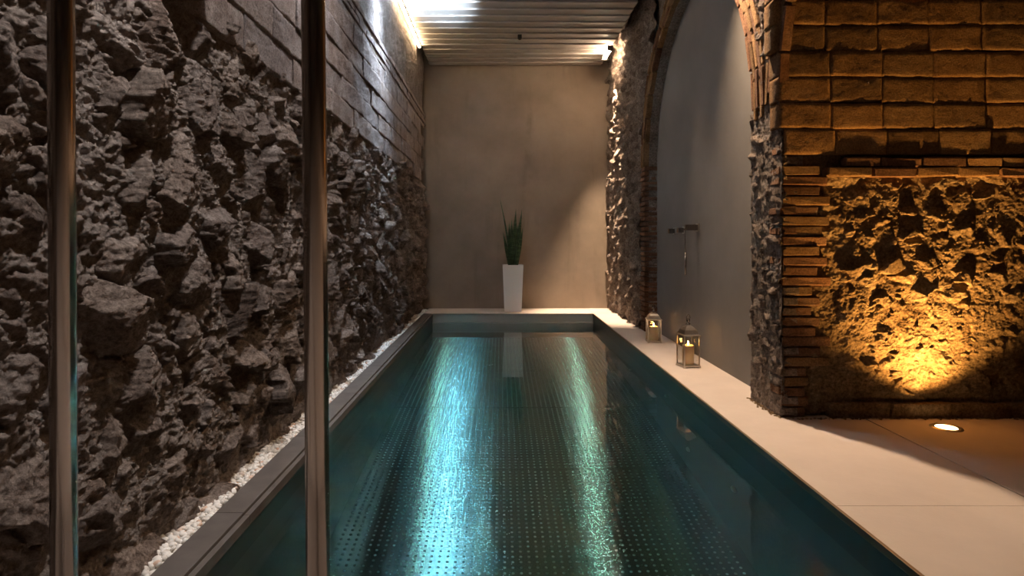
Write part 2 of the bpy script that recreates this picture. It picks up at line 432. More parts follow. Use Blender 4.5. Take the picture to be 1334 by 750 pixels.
# solid body behind the stones
box('wall_core', XL - 0.45, XL - 0.03, -2.6, 10.30, -0.1, ZC + 0.5, M['mortar'], wall_left)
rg = random.Random(4)
bl = block_variants(8, 0.74, 0.16, 0.188, 3, 60, 14, 0.024)
z = 2.16; row = 0
while z < 3.10:
    y = 0.8 + (row % 2) * 0.37
    while y < 9.6:
        if z + 0.17 > float(topline(y + 0.37)):
            o = link('block', bl[rg.randrange(8)], M['greyblock'], wall_left, (XL - 0.035 + rg.uniform(-0.010, 0.012), y + 0.37, z + 0.092))
            o.rotation_euler = (rg.uniform(-0.01, 0.01), 0, PI / 2 + rg.uniform(-0.02, 0.02))
        y += 0.745
    z += 0.19; row += 1
bv = brick_variants(6, 0.298, 0.14, 0.058, 5)
for k in range(4):
    y = 1.4 + (k % 2) * 0.15
    while y < 10.1:
        o = link('brick', bv[rg.randrange(6)], M['brick' if rg.random() < 0.12 else 'greyblock'], wall_left, (XL - 0.036 + rg.uniform(-0.005, 0.005) + (0.012 if k % 2 else 0), y + 0.15, z + 0.030))
        o.rotation_euler = (0, 0, PI / 2 + rg.uniform(-0.015, 0.015))
        y += 0.305
    z += 0.063
zr = z + 0.0
U = np.linspace(-1.0, 10.25, 420); V = np.linspace(zr, ZC + 0.3, 60)
uu, vv = np.meshgrid(U, V, indexing='ij')
h = 0.02 + fbm(uu * 1.3, vv * 1.3, 3, 31) * 0.03 + fbm(uu * 16, vv * 16, 4, 33) * 0.016
link('render_coat', np_mesh('render_coat', np.stack([(XL + h).ravel(), uu.ravel(), vv.ravel()], 1), grid_faces(420, 60), True), M['render'], wall_left)

# ---- back wall, walls of the side room, wall behind the viewer
wall_back = tag(box('wall_back', -1.9, 2.4, YB, YB + 0.25, -0.1, ZC + 0.5, M['back']), kind='structure')
wall_side = tag(box('wall_side', 4.6, 4.8, -2.6, 4.4, -0.1, ZC + 0.5, M['plaster']), kind='structure')
wall_rear = tag(box('wall_rear', -1.9, 4.8, -2.8, -2.6, -0.1, ZC + 0.5, M['plaster']), kind='structure')
wall_recess = tag(box('wall_recess', XREC, XREC + 0.2, 4.2, YB + 0.05, -0.1, ZC + 0.5, M['plaster']), kind='structure')

# ---- arcade (right wall): two arches on the plane x = XR
AC = ((6.15, 2.15), (2.38, 2.15)); AR = 1.65
def zlow(y):
    for cy, cz in AC:
        rr = AR if cy > 5 else AR + 0.12
        if abs(y - cy) < rr and (cy > 5 or y < YP + 0.0295): return cz + math.sqrt(max(rr * rr - (y - cy) ** 2, 0))
    return -0.05 if y > YP + 0.0295 or y < 1 else 2.16
ys = sorted(set([-2.6, 0.72, 0.729, YP + 0.029, YP + 0.03, 4.499, 4.501, 7.799, 7.801, YB + 0.02] + [cy + AR * 0.9999 * math.cos(PI * k / 48) for cy, _ in AC for k in range(49)]))
bm = bmesh.new()
cols = []
for y in ys:
    zl = zlow(y)
    cols.append([bm.verts.new((XR + 0.035, y, zl)), bm.verts.new((XR + 0.035, y, ZC + 0.5)), bm.verts.new(((XREC + 0.02) if y > YP + 0.0295 else XR + 0.07, y, zl)), bm.verts.new(((XREC + 0.02) if y > YP + 0.0295 else XR + 0.07, y, ZC + 0.5))])
for a, b in zip(cols[:-1], cols[1:]):
    bm.faces.new((a[0], b[0], b[1], a[1])); bm.faces.new((a[2], a[3], b[3], b[2])); bm.faces.new((a[0], a[2], b[2], b[0])); bm.faces.new((a[1], b[1], b[3], a[3]))
wall_right = tag(link('wall_right', bm_mesh('wall_right', bm), M['mortar']), kind='structure')
def dist_arch(u, v, j):
    cy, cz = AC[j]
    return np.where(np.asarray(v) > cz, np.hypot(np.asarray(u) - cy, np.asarray(v) - cz), np.abs(np.asarray(u) - cy))
RING = 0.235
# far pier
inF = lambda u, v: (np.where(np.asarray(v) > 2.15, dist_arch(u, v, 0) > AR + RING - 0.03, np.asarray(u) > 8.02))
me_far = rubble(wall_right, np.linspace(7.3, YB + 0.01, 150), np.linspace(-0.05, ZC + 0.25, 300), lambda u, v, h: np.stack([XR + 0.02 - h, u, v], 1), 0.15, 9, M['stone'], 90,
                lambda u, v: 1.0 if u > 8 else 0.5, amp=0.05, inside=inF, flip=True)
link('mortar_bed', me_far, M['mortar'], wall_right)
# near pier, pool side
inN = lambda u, v: np.where(np.asarray(v) > 2.15, (dist_arch(u, v, 0) > AR + RING - 0.05) & (dist_arch(u, v, 1) > AR + RING - 0.05), (np.asarray(u) >= 4.03) & (np.asarray(u) <= 4.53))
me_near = rubble(wall_right, np.linspace(3.4, 5.2, 180), np.linspace(-0.05, ZC + 0.25, 380), lambda u, v, h: np.stack([XR + 0.005 - h, u, v], 1), 0.125, 13, M['stone'], 120,
                 lambda u, v: 1.0 if v < 3.3 else 0.3, amp=0.020, inside=inN, flip=True, squash=2.3, edge=0.012, mort_lvl=0.5, crag=0.6)
link('mortar_bed', me_near, M['mortar'], wall_right)
# arch rings: four courses of thin bricks laid along the curve, standing on plain courses at the jambs
rb = brick_variants(6, 0.288, 0.13, 0.041, 21, jit=0.004)      # x along the course, y into the wall, z radial
for j, (cy, cz) in enumerate(AC):
    for k in range(5):
        r = AR + 0.024 + k * 0.047
        nb = int(PI * r / 0.297); off = (k % 2) * 0.5
        for q in range(nb):
            a = PI * (q + 0.5 + off * 0.5) / nb
            if j == 1 and a > 1.6: continue
            o = link('arch_brick', rb[rg.randrange(6)], M['brick'] if rg.random() < 0.55 else M['block'], wall_right, (XR + 0.045 + rg.uniform(-0.012, 0.006), cy + r * math.cos(a), cz + r * math.sin(a)))
            if j == 1: o.scale.y = 0.5; o.location.x = XR + 0.01
            # local x -> tangent, local y -> +X, local z -> radial
            tx = Vector((0, -math.sin(a), math.cos(a))); rz_ = Vector((0, math.cos(a), math.sin(a))); ty = rz_.cross(tx)
            o.rotation_euler = Matrix((tx, ty, rz_)).transposed().to_euler()
# far jamb: level brick courses
jb = brick_variants(5, 0.27, 0.15, 0.052, 23)
for k in range(33):
    zc = 0.03 + k * 0.0655
    o = link('brick', jb[rg.randrange(5)], M['brick'] if rg.random() < 0.7 else M['block'], wall_right, (XR + 0.06 + rg.uniform(-0.008, 0.008), 7.80 + 0.135 + (0.05 if k % 2 else 0), zc))
    o.rotation_euler = (0, 0, PI / 2)
    o = link('brick', jb[rg.randrange(5)], M['brick'], wall_right, (XREC - 0.03, 7.80 + 0.075 + rg.uniform(-0.004, 0.004), zc))
# pier corner: short brick ends between pool side and front
cb = brick_variants(6, 0.12, 0.16, 0.050, 24)
for k in range(32):
    zc = 0.035 + k * 0.068
    o = link('brick', cb[rg.randrange(6)], M['brick'] if rg.random() < 0.45 else M['stone'], wall_right, (XR + 0.055 + rg.uniform(-0.012, 0.008), YP + 0.075 + rg.uniform(-0.006, 0.006), zc))
    o.rotation_euler = (rg.uniform(-0.05, 0.05), rg.uniform(-0.03, 0.03), rg.uniform(-0.04, 0.04))

# ---- pier wall facing the viewer: brick quoin, rubble panel, brick ledge, earth blocks
bm = bmesh.new(); add_box(bm, XR + 0.04, 4.65, YP + 0.05, YP + 0.45, -0.05, ZC + 0.5)
wall_pier = tag(link('wall_pier', bm_mesh('wall_pier', bm), M['ochre_mortar']), kind='structure')
me_front = rubble(wall_pier, np.linspace(2.10, 4.62, 330), np.linspace(0.03, 1.635, 215), lambda u, v, h: np.stack([u, YP + 0.045 - h, v], 1), 0.150, 17, M['ochre_stone'], 190,
                  lambda u, v: 1.0 if u < 3.8 else 0.2, amp=0.027, edge=0.016, mort_lvl=0.40, crag=0.45, facet=0.42, squash=1.7)
link('mortar_bed', me_front, M['ochre_mortar'], wall_pier)
# plinth stones along the floor
bp = block_variants(4, 0.40, 0.12, 0.10, 51, 14, 6, 0.008)
x = 2.22
while x < 4.5:
    o = link('plinth_stone', bp[rg.randrange(4)], M['ochre_stone'], wall_pier, (x + 0.2, YP + 0.035 + rg.uniform(-0.004, 0.004), 0.045)); x += 0.41
qb = brick_variants(6, 0.30, 0.12, 0.060, 25)
for k in range(25):
    zc = 0.035 + k * 0.068
    wide = 1.0 + (0.22 if k % 2 else 0) + rg.uniform(-0.08, 0.12)
    if 8 <= k <= 12: wide *= 0.86
    if k < 5: wide *= 0.6
    L = 0.30 * wide * 0.82
    o = link('brick', qb[rg.randrange(6)], M['brick'] if rg.random() < 0.6 else M['block'], wall_pier, (XR + 0.005 + L / 2, YP + 0.055 + rg.uniform(-0.006, 0.005), zc))
    o.scale.x = L / 0.30; o.rotation_euler = (0, rg.uniform(-0.012, 0.012), 0)
# ledge: two brick courses that stand proud of the blocks above
for k in range(2):
    x = XR + 0.30 + (0.12 if k else 0)
    while x < 4.5:
        L = rg.choice((0.15, 0.28, 0.30, 0.24))
        o = link('brick', qb[rg.randrange(6)], M['brick'] if rg.random() < 0.7 else M['block'], wall_pier, (x + L / 2, YP + 0.030 + rg.uniform(-0.006, 0.006), 1.655 + k * 0.068 + rg.uniform(-0.003, 0.003)))
        o.scale.x = (L - 0.012) / 0.30; o.rotation_euler = (0, rg.uniform(-0.02, 0.02), 0)
        x += L
b2 = block_variants(10, 0.345, 0.14, 0.168, 61, 22, 11, 0.011)
z = 1.775; row = 0
while z < ZC + 0.05:
    x = 1.90 - 0.012 * row + (0.012, -0.008, 0.0)[row % 3]
    while x < 4.5:
        o = link('block', b2[rg.randrange(10)], M['block'], wall_pier, (x + 0.17, YP + 0.054 + rg.uniform(-0.005, 0.006), z + 0.086 + rg.uniform(-0.003, 0.003)))
        o.rotation_euler = (rg.uniform(-0.012, 0.012), rg.uniform(-0.01, 0.01), rg.uniform(-0.012, 0.012))
        x += 0.352
    z += 0.174; row += 1

# ---- ceiling: roof slab with slats hung below it
ceiling = tag(box('ceiling', -1.9, 4.8, -2.8, YB + 0.25, ZC + 0.42, ZC + 0.6, M['soffit']), kind='structure')
PITCH = 0.2355
bm = bmesh.new(); add_box(bm, -1.23, 1.745, -0.122, 0.122, 0.0, 0.02, 0.002)
me_slat = bm_mesh('slat', bm)
k = 0
while True:
    y = YB - 0.125 - k * PITCH
    if y < -2.4: break
    o = link('slat', me_slat, M['slat'], ceiling, (0, y, ZC + 0.016)); o.rotation_euler = (math.radians(6), 0, 0); k += 1
for x in (-0.9, 0.25, 1.4):
    box('hanger', x - 0.02, x + 0.02, -2.5, YB - 0.02, ZC + 0.06, ZC + 0.42, M['soffit'], ceiling)
box('ceiling_panel', 2.0, 4.65, -2.6, 4.2, ZC + 0.02, ZC + 0.05, M['plaster'], ceiling)

# ================================================================== POOL
pool = empty('swimming_pool', (0.2, 5.6, 0), label='sunken stainless steel pool with a studded floor and dark coping', cat='pool')
def pbox(name, x0, x1, y0, y1, z0, z1, mat, bevel=0.0, parent=None):
    o = box(name, x0, x1, y0, y1, z0, z1, mat, None, bevel)
    if parent is None: o.parent = pool; o.matrix_parent_inverse = Matrix.Translation((-0.2, -5.6, 0))
    else: o.parent = parent
    return o
def padd(o): o.parent = pool; o.matrix_parent_inverse = Matrix.Translation((-0.2, -5.6, 0)); return o
pbox('side_panel', PX0 - 0.012, PX0, PY0, PY1, PZ - 0.05, -0.012, M['poolwall'])
pbox('side_panel', PX1, PX1 + 0.012, PY0, PY1, PZ - 0.05, -0.004, M['poolwall'])
pbox('end_panel', PX0 - 0.012, PX1 + 0.012, PY1, PY1 + 0.012, PZ - 0.05, -0.004, M['endwall'])
pbox('end_panel', PX0 - 0.012, PX1 + 0.012, PY0 - 0.012, PY0, PZ - 0.05, -0.004, M['poolwall'])
pbox('edge_trim', PX1 - 0.004, PX1 + 0.012, PY0, PY1, -0.03, 0.003, M['bronze'], 0.002)
pbox('edge_trim', PX0, PX1, PY1 - 0.004, PY1 + 0.012, -0.02, 0.003, M['edgesteel'], 0.002)
pbox('overflow_lip', PX0, PX1, PY1 - 0.03, PY1 + 0.002, WZ + 0.002, WZ + 0.012, M['edgesteel'], 0.002)
y = PY0
while y < PY1 - 0.05:
    y2 = min(y + 1.02, PY1)
    cp = pbox('coping', -1.247, PX0 - 0.026, y + 0.0015, y2 - 0.0015, -0.05, 0.006, M['coping'], 0.002)
    pbox('coping_lip', PX0 - 0.022, PX0 + 0.004, y + 0.001, y2 - 0.001, -0.05, -0.004, M['coping'], 0.002)
    y = y2
# studded floor panels (seams every 1.38 m)
seams = [PY0, 2.03, 3.41, 4.79, 6.17, 7.55, 8.93, PY1]
bm = bmesh.new(); bmesh.ops.create_icosphere(bm, subdivisions=2, radius=1.0)
bmesh.ops.delete(bm, geom=[v for v in bm.verts if v.co.z < -0.3], context='VERTS')
bm.verts.ensure_lookup_table()
sv = np.array([v.co[:] for v in bm.verts]); sf = np.array([[v.index for v in f.verts] for f in bm.faces]); bm.free()
SP = 0.05; SR = 0.0095; SH = 0.0045
for a, b in zip(seams[:-1], seams[1:]):
    X = np.array([[PX0 + 0.002, a + 0.002, PZ], [PX1 - 0.002, a + 0.002, PZ], [PX1 - 0.002, b - 0.002, PZ], [PX0 + 0.002, b - 0.002, PZ],
                  [PX0 + 0.002, a + 0.002, PZ - 0.012], [PX1 - 0.002, a + 0.002, PZ - 0.012], [PX1 - 0.002, b - 0.002, PZ - 0.012], [PX0 + 0.002, b - 0.002, PZ - 0.012]])
    X = np.concatenate([X, X[:4]])
    me = np_mesh('floor_panel', X, [[8, 9, 10, 11], [7, 6, 5, 4], [0, 4, 5, 1], [1, 5, 6, 2], [2, 6, 7, 3], [3, 7, 4, 0]])
    uv = me.uv_layers.new(name='UVMap')
    for lp in me.loops: uv.data[lp.index].uv = (me.vertices[lp.vertex_index].co.x, me.vertices[lp.vertex_index].co.y)
    fp = padd(link('floor_panel', me, M['poolfloor']))
    gx = np.arange(PX0 + 0.075, PX1 - 0.05, SP); gy = np.arange(a + 0.04, b - 0.03, SP)
    cx, cy = np.meshgrid(gx, gy, indexing='ij'); cx = cx.ravel(); cy = cy.ravel()
    n = len(cx)
    VV = sv[None] * np.array([SR, SR, SH]) + np.stack([cx, cy, np.full(n, PZ)], 1)[:, None]
    FF = sf[None] + (np.arange(n) * len(sv))[:, None, None]
    st = link('studs', np_mesh('studs', VV.reshape(-1, 3), FF.reshape(-1, 3), True), M['stud'], fp); st['kind'] = 'stuff'
pbox('pool_base', PX0 - 0.02, PX1 + 0.02, PY0 - 0.02, PY1 + 0.02, PZ - 0.10, PZ - 0.05, M['screed'])
for (yy, zz) in ((3.84, -0.81), (5.40, -0.38), (4.77, -1.10), (6.9, -0.81)):
    bm = bmesh.new(); lathe(bm, [(0.0, 0.012), (0.014, 0.014), (0.02, 0.016), (0.034, 0.010), (0.038, 0.0)], 24, cap=False)
    me = bm_mesh('inlet_nozzle', bm, True)
    o = padd(link('inlet_nozzle', me, M['stud'], None, (PX1 - 0.001, yy, zz))); o.rotation_euler = (0, -PI / 2, 0)
# water
bm = bmesh.new(); add_box(bm, PX0 - 0.006, PX1 + 0.006, PY0 - 0.006, PY1 + 0.006, PZ - 0.03, WZ)
water = tag(link('pool_water', bm_mesh('pool_water', bm), M['water']), 'still clear teal water filling the steel pool', 'water', kind='stuff')

# ---- white pebble strip
rng = np.random.default_rng(12)
pv = []
for k in range(8):
    bm = bmesh.new(); bmesh.ops.create_icosphere(bm, subdivisions=2, radius=0.5)
    for v in bm.verts:
        n = float(perlin(v.co.x * 2.2 + k * 7, v.co.y * 2.2 + v.co.z * 1.7, k)); v.co *= 1 + 0.35 * n
    pv.append(bm_mesh('pebble', bm, True))
pe = []
y = 1.7
while y < 10.25:
    for _ in range(8):
        pe.append((rng.uniform(-1.375, -1.256), y + rng.uniform(-0.006, 0.006), -0.012 + rng.uniform(0, 0.016)))
    y += 0.0135
pe = sorted(pe, key=lambda p: p[1])
vis = [p for p in pe if p[1] > 2.12 and p[0] > -1.335]
first = set(vis[:300]); rest = [p for p in pe if p not in first]
for p in vis[:300]:
    o = link('pebble', pv[int(rng.integers(8))], M['pebble1'], None, p)
    s = rng.uniform(0.019, 0.030); o.scale = (s * rng.uniform(0.8, 1.2), s * rng.uniform(0.8, 1.3), s * rng.uniform(0.6, 0.85))
    o.rotation_euler = (rng.uniform(-0.4, 0.4), rng.uniform(-0.4, 0.4), rng.uniform(0, 6.28))
    tag(o, 'small white pebble in the strip between stone wall and dark coping', 'pebble', 'white pebbles along the stone wall')
pvn = [(np.array([v.co[:] for v in m.vertices]), np.array([list(f.vertices) for f in m.polygons])) for m in pv]
VV, FF, base = [], [], 0
for p in rest:
    vs, fs = pvn[int(rng.integers(8))]; s = rng.uniform(0.019, 0.030)
    R3 = np.array(Euler((rng.uniform(-0.4, 0.4), rng.uniform(-0.4, 0.4), rng.uniform(0, 6.28))).to_matrix())
    VV.append((vs * np.array([s * rng.uniform(0.8, 1.2), s * rng.uniform(0.8, 1.3), s * rng.uniform(0.6, 0.85)])) @ R3.T + np.array(p)); FF.append(fs + base); base += len(vs)
tag(link('pebbles', np_mesh('pebbles', np.concatenate(VV), np.concatenate(FF), True), M['pebble']), 'long bed of small white pebbles at the foot of the stone wall', 'gravel', kind='stuff')
box('pebble_bedding', -1.40, -1.25, 1.6, 10.3, -0.04, -0.012, M['pebble'], floor)
# crumbs of mortar along the foot of the pier
VV, FF, base = [], [], 0
for q in range(420):
    if q < 300: p = (rng.uniform(1.9, 4.4), YP - 0.03 - abs(rng.normal(0, 0.014)), 0.003)
    else: p = (XR - abs(rng.normal(0, 0.016)) - 0.01, rng.uniform(4.03, 4.55), 0.003)
    vs, fs = pvn[int(rng.integers(8))]; s = rng.uniform(0.006, 0.018)
    VV.append(vs * s * np.array([1, 1, 0.6]) + np.array(p)); FF.append(fs + base); base += len(vs)
tag(link('mortar_crumbs', np_mesh('mortar_crumbs', np.concatenate(VV), np.concatenate(FF), True), M['ochre_mortar']), 'loose brown mortar crumbs along the foot of the pier', 'debris', kind='stuff')

# ================================================================== THINGS
# ---- two steel posts
def post(px_top, px_bot, label):
    Yp = 1.26
    x_top = (px_top - VPX) / FPX * Yp; x_bot = (px_bot - VPX) / FPX * Yp
    z_top = EYE + VPY / FPX * Yp; z_bot = EYE - (750 - VPY) / FPX * Yp
    sl = (x_top - x_bot) / (z_top - z_bot); x0 = x_bot - sl * z_bot
    e = empty('steel_post', (x0, Yp, 0), label=label, cat='post', group='upright steel posts at the pool end')
    e.rotation_euler = (0, math.atan(sl), 0)
    bm = bmesh.new(); lathe(bm, [(0.0246, 0.004), (0.0246, ZC - 0.03)], 48); link('tube', bm_mesh('tube', bm, True), M['post'], e)
    bm = bmesh.new(); lathe(bm, [(0.05, 0.0), (0.05, 0.008), (0.046, 0.012), (0.026, 0.014)], 48); link('floor_flange', bm_mesh('floor_flange', bm), M['post'], e)
    bm = bmesh.new(); lathe(bm, [(0.026, ZC - 0.040), (0.046, ZC - 0.038), (0.05, ZC - 0.034), (0.05, ZC - 0.026)], 48); link('ceiling_flange', bm_mesh('ceiling_flange', bm), M['post'], e)
post(79.5, 83.5, 'round brushed steel post standing closer to the rubble wall and pebble strip')
post(408.0, 414.5, 'round brushed steel post standing farther from the rubble wall')

# ---- planter with snake plant
pl = empty('potted_snake_plant', ((668 - VPX) * 10.12 / FPX, 10.10, 0), 0.0, 'tall white tapered square planter with a dark green snake plant', 'plant')
def frustum(bm, b, tp, z0, z1):
    v = [bm.verts.new((sx * w, sy * w, z)) for (w, z) in ((b, z0), (tp, z1)) for sx, sy in ((-1, -1), (1, -1), (1, 1), (-1, 1))]
    return v
bm = bmesh.new()
prof = [(0.140, 0.0), (0.142, 0.006), (0.172, 0.772), (0.172, 0.778), (0.156, 0.778), (0.154, 0.735)]
rings = [[bm.verts.new((sx * w, sy * w, z)) for sx, sy in ((-1, -1), (1, -1), (1, 1), (-1, 1))] for w, z in prof]
for a, b in zip(rings[:-1], rings[1:]):
    for i in range(4): bm.faces.new((a[i], a[(i + 1) % 4], b[(i + 1) % 4], b[i]))
bm.faces.new(rings[0][::-1]); bm.faces.new(rings[-1])
link('planter', bm_mesh('planter', bm), M['pot'], pl)
box('soil', -0.154, 0.154, -0.154, 0.154, 0.73, 0.752, M['soil'], pl)
leaves = [  # base x, base y, tip x, tip y, tip z, width, bow
    (-0.03, 0.02, -0.215, 0.03, 1.87, 0.030, 0.05), (0.02, 0.00, 0.055, 0.01, 1.73, 0.060, 0.01), (0.05, 0.02, 0.155, 0.03, 1.72, 0.055, 0.03),
    (-0.05, -0.02, -0.160, -0.03, 1.32, 0.055, 0.03), (-0.02, -0.03, -0.065, -0.06, 1.50, 0.062, 0.01), (0.06, -0.03, 0.165, -0.05, 1.40, 0.060, 0.03),
    (0.00, -0.04, 0.010, -0.07, 1.28, 0.075, 0.0), (0.03, 0.04, 0.085, 0.05, 1.46, 0.055, 0.02), (0.05, -0.05, 0.110, -0.07, 1.15, 0.058, 0.02),
    (-0.05, 0.03, -0.120, 0.05, 1.14, 0.050, 0.02), (-0.01, 0.05, -0.02, 0.07, 1.56, 0.050, 0.0)]
for q, (bx, by, tx, ty, tz, w, bow) in enumerate(leaves):
    bm = bmesh.new(); N = 12; rows = []
    tw = (q * 0.9) % 1.4 - 0.7
    for i in range(N + 1):
        s = i / N
        x = bx + (tx - bx) * (s ** 1.25) ; y = by + (ty - by) * s; z = 0.745 + (tz - 0.745) * s
        hw = w * 0.5 * (0.62 + 0.75 * math.sin(PI * min(s * 0.9 + 0.12, 1.0))) * (1 - s ** 5)
        a = tw * (0.4 + 0.6 * s); cx_, cy_ = math.cos(a), math.sin(a)
        row = []
        for (f, d) in ((-1, 0.010), (-0.5, 0.002), (0, -0.002), (0.5, 0.002), (1, 0.010)):
            row.append(bm.verts.new((x + f * hw * cx_ - d * cy_, y + f * hw * cy_ + d * cx_ - 0.003, z)))
        for (f, d) in ((0.5, 0.006), (0, 0.004), (-0.5, 0.006)):
            row.append(bm.verts.new((x + f * hw * cx_ - d * cy_, y + f * hw * cy_ + d * cx_ + 0.003, z)))
        rows.append(row)
    for a, b in zip(rows[:-1], rows[1:]):
        for i in range(8): bm.faces.new((a[i], a[(i + 1) % 8], b[(i + 1) % 8], b[i]))
    bm.faces.new(rows[0]); bm.faces.new(rows[-1][::-1])
    link('leaf', bm_mesh('leaf', bm, True), M['leaf'], pl)

# ---- lanterns with candles
def lantern(x, y, hgt, w, rz, label, clabel):
    e = empty('candle_lantern', (x, y, 0), rz, label, 'lantern')
    hw = w / 2; zb = 0.022; zt = hgt * 0.60
    bm = bmesh.new()
    add_box(bm, -hw - 0.008, hw + 0.008, -hw - 0.008, hw + 0.008, 0.010, 0.022, 0.002)
    for sx in (-1, 1):
        for sy in (-1, 1): add_box(bm, sx * hw - 0.010, sx * hw + 0.010, sy * hw - 0.010, sy * hw + 0.010, 0.0, 0.010)
    link('base', bm_mesh('base', bm), M['lantern'], e)
    for sx in (-1, 1):
        for sy in (-1, 1):
            box('corner_post', sx * hw - 0.005, sx * hw + 0.005, sy * hw - 0.005, sy * hw + 0.005, zb, zt, M['lantern'], e)
    for sx in (-1, 1):
        box('glass_pane', sx * hw - 0.001, sx * hw + 0.001, -hw + 0.005, hw - 0.005, zb, zt, M['glass'], e)
        box('glass_pane', -hw + 0.005, hw - 0.005, sx * hw - 0.001, sx * hw + 0.001, zb, zt, M['glass'], e)
    # domed square roof
    bm = bmesh.new()
    prof = [(hw + 0.010, zt), (hw + 0.010, zt + 0.010), (hw * 0.98, zt + 0.018), (hw * 0.93, zt + hgt * 0.06), (hw * 0.78, zt + hgt * 0.115), (hw * 0.52, zt + hgt * 0.165), (hw * 0.26, zt + hgt * 0.195), (hw * 0.22, zt + hgt * 0.215)]
    rings = [[bm.verts.new((sx * r, sy * r, z)) for sx, sy in ((-1, -1), (1, -1), (1, 1), (-1, 1))] for r, z in prof]
    for a, b in zip(rings[:-1], rings[1:]):
        for i in range(4): bm.faces.new((a[i], a[(i + 1) % 4], b[(i + 1) % 4], b[i]))
    bm.faces.new(rings[0][::-1]); bm.faces.new(rings[-1])
    link('roof', bm_mesh('roof', bm), M['lantern'], e)
    zr_ = zt + hgt * 0.21
    bm = bmesh.new(); lathe(bm, [(0.022, zr_), (0.024, zr_ + 0.006), (0.012, zr_ + 0.014), (0.010, zr_ + 0.022), (0.017, zr_ + 0.034), (0.019, zr_ + 0.044), (0.012, zr_ + 0.054), (0.004, zr_ + 0.058)], 24)
    link('finial', bm_mesh('finial', bm, True), M['chrome'], e)
    zh = zr_ + 0.040; hr = max((hgt - zh) / 2, 0.02)
    bm = bmesh.new(); tube(bm, [(hr * 0.72 * math.sin(2 * PI * i / 28), 0, zh + hr + hr * math.cos(2 * PI * i / 28)) for i in range(28)], 0.004, 8, True)
    link('ring_handle', bm_mesh('ring_handle', bm, True), M['chrome'], e)
    c = empty('pillar_candle', (x, y, zb), 0, clabel, 'candle')
    ch = hgt * 0.37; cr = w * 0.36
    bm = bmesh.new(); lathe(bm, [(cr, 0.0), (cr, ch - 0.004), (cr - 0.005, ch), (cr - 0.014, ch - 0.012), (0.002, ch - 0.014)], 32)
    link('wax', bm_mesh('wax', bm, True), M['wax'], c)
    bm = bmesh.new(); tube(bm, [(0, 0, ch - 0.014), (0.001, 0, ch - 0.004), (0.003, 0, ch + 0.004)], 0.0016, 6); link('wick', bm_mesh('wick', bm), M['wick'], c)
    bm = bmesh.new(); lathe(bm, [(0.001, ch - 0.002), (0.007, ch + 0.005), (0.0085, ch + 0.012), (0.006, ch + 0.024), (0.0012, ch + 0.040)], 16)
    link('flame', bm_mesh('flame', bm, True), M['flame'], c)
    ld = bpy.data.lights.new('candle_light', 'POINT'); ld.energy = 0.7; ld.color = (1.0, 0.5, 0.16); ld.shadow_soft_size = 0.012
    lo = bpy.data.objects.new('candle_light', ld); COL.objects.link(lo); lo.parent = c; lo.location = (0, 0, ch + 0.03)
lantern((896.5 - VPX) * 5.67 / FPX, 5.67, 0.49, 0.150, 0.16, 'metal and glass lantern with a lit candle, next to the brick pier', 'lit cream pillar candle inside the lantern next to the brick pier')
lantern((851.5 - VPX) * 7.04 / FPX, 7.04, 0.435, 0.148, -0.10, 'metal and glass lantern with a lit candle, beside the dark corner of the arch', 'lit cream pillar candle inside the lantern by the far side of the arch')

# ---- wall mixer in the arch
mx_ = empty('shower_mixer', (XREC, 6.6, 1.32), label='dark chrome wall mixer with square knobs and spout on pale plaster', cat='faucet')
def cube_knob(name, y, z, s, d, mat):
    o = box(name, -d, 0.0, y - 6.6 - s / 2, y - 6.6 + s / 2, z - 1.32 - s / 2, z - 1.32 + s / 2, mat, mx_, 0.006); return o
def flange(y, z, s): box('wall_plate', -0.012, 0.0, y - 6.6 - s / 2, y - 6.6 + s / 2, z - 1.32 - s / 2, z - 1.32 + s / 2, M['edgesteel'], mx_, 0.003)
for (y, z, s, d) in ((7.00, 1.300, 0.055, 0.075), (6.65, 1.305, 0.055, 0.075)):
    flange(y, z, s + 0.02); cube_knob('knob', y, z, s, d, M['chrome'])
flange(6.18, 1.325, 0.08); cube_knob('spout', 6.18, 1.325, 0.06, 0.13, M['chrome'])
bm = bmesh.new(); tube(bm, [(-0.055, -0.16, 0.0), (-0.055, -0.16, -0.12), (-0.05, -0.16, -0.27)], 0.004, 10); link('hose', bm_mesh('hose', bm, True), M['chrome'], mx_)
bm = bmesh.new(); tube(bm, [(-0.05, -0.16, -0.26), (-0.05, -0.16, -0.50)], 0.011, 14); link('hand_shower', bm_mesh('hand_shower', bm, True), M['chrome'], mx_)
box('hose_bracket', -0.065, 0.0, -0.172, -0.148, -0.020, 0.0, M['chrome'], mx_, 0.003)

# ---- smoke detector on the slats
sd = empty('ceiling_sensor', ((677 - VPX) * 8.83 / FPX, 8.83, ZC - 0.04), label='small dark sensor fixed under the ceiling slats', cat='sensor')
box('housing', -0.03, 0.03, -0.03, 0.03, -0.010, 0.055, M['black'], sd, 0.006)
bm = bmesh.new(); lathe(bm, [(0.018, -0.022), (0.022, -0.018), (0.022, -0.010)], 20); link('lens', bm_mesh('lens', bm), M['chrome'], sd)

# ================================================================== LAMPS
def aim(o, target):
    d = Vector(target) - o.location; o.rotation_euler = d.to_track_quat('-Z', 'Y').to_euler()
def spot_light(name, loc, target, power, col, angle, blend, size, parent=None):
    ld = bpy.data.lights.new(name, 'SPOT'); ld.energy = power; ld.color = col; ld.spot_size = math.radians(angle); ld.spot_blend = blend; ld.shadow_soft_size = size
    o = bpy.data.objects.new(name, ld); COL.objects.link(o); o.location = loc; aim(o, target)
    if parent is not None:
        o.parent = parent; o.matrix_parent_inverse = Matrix.Translation(-parent.location)
    return o
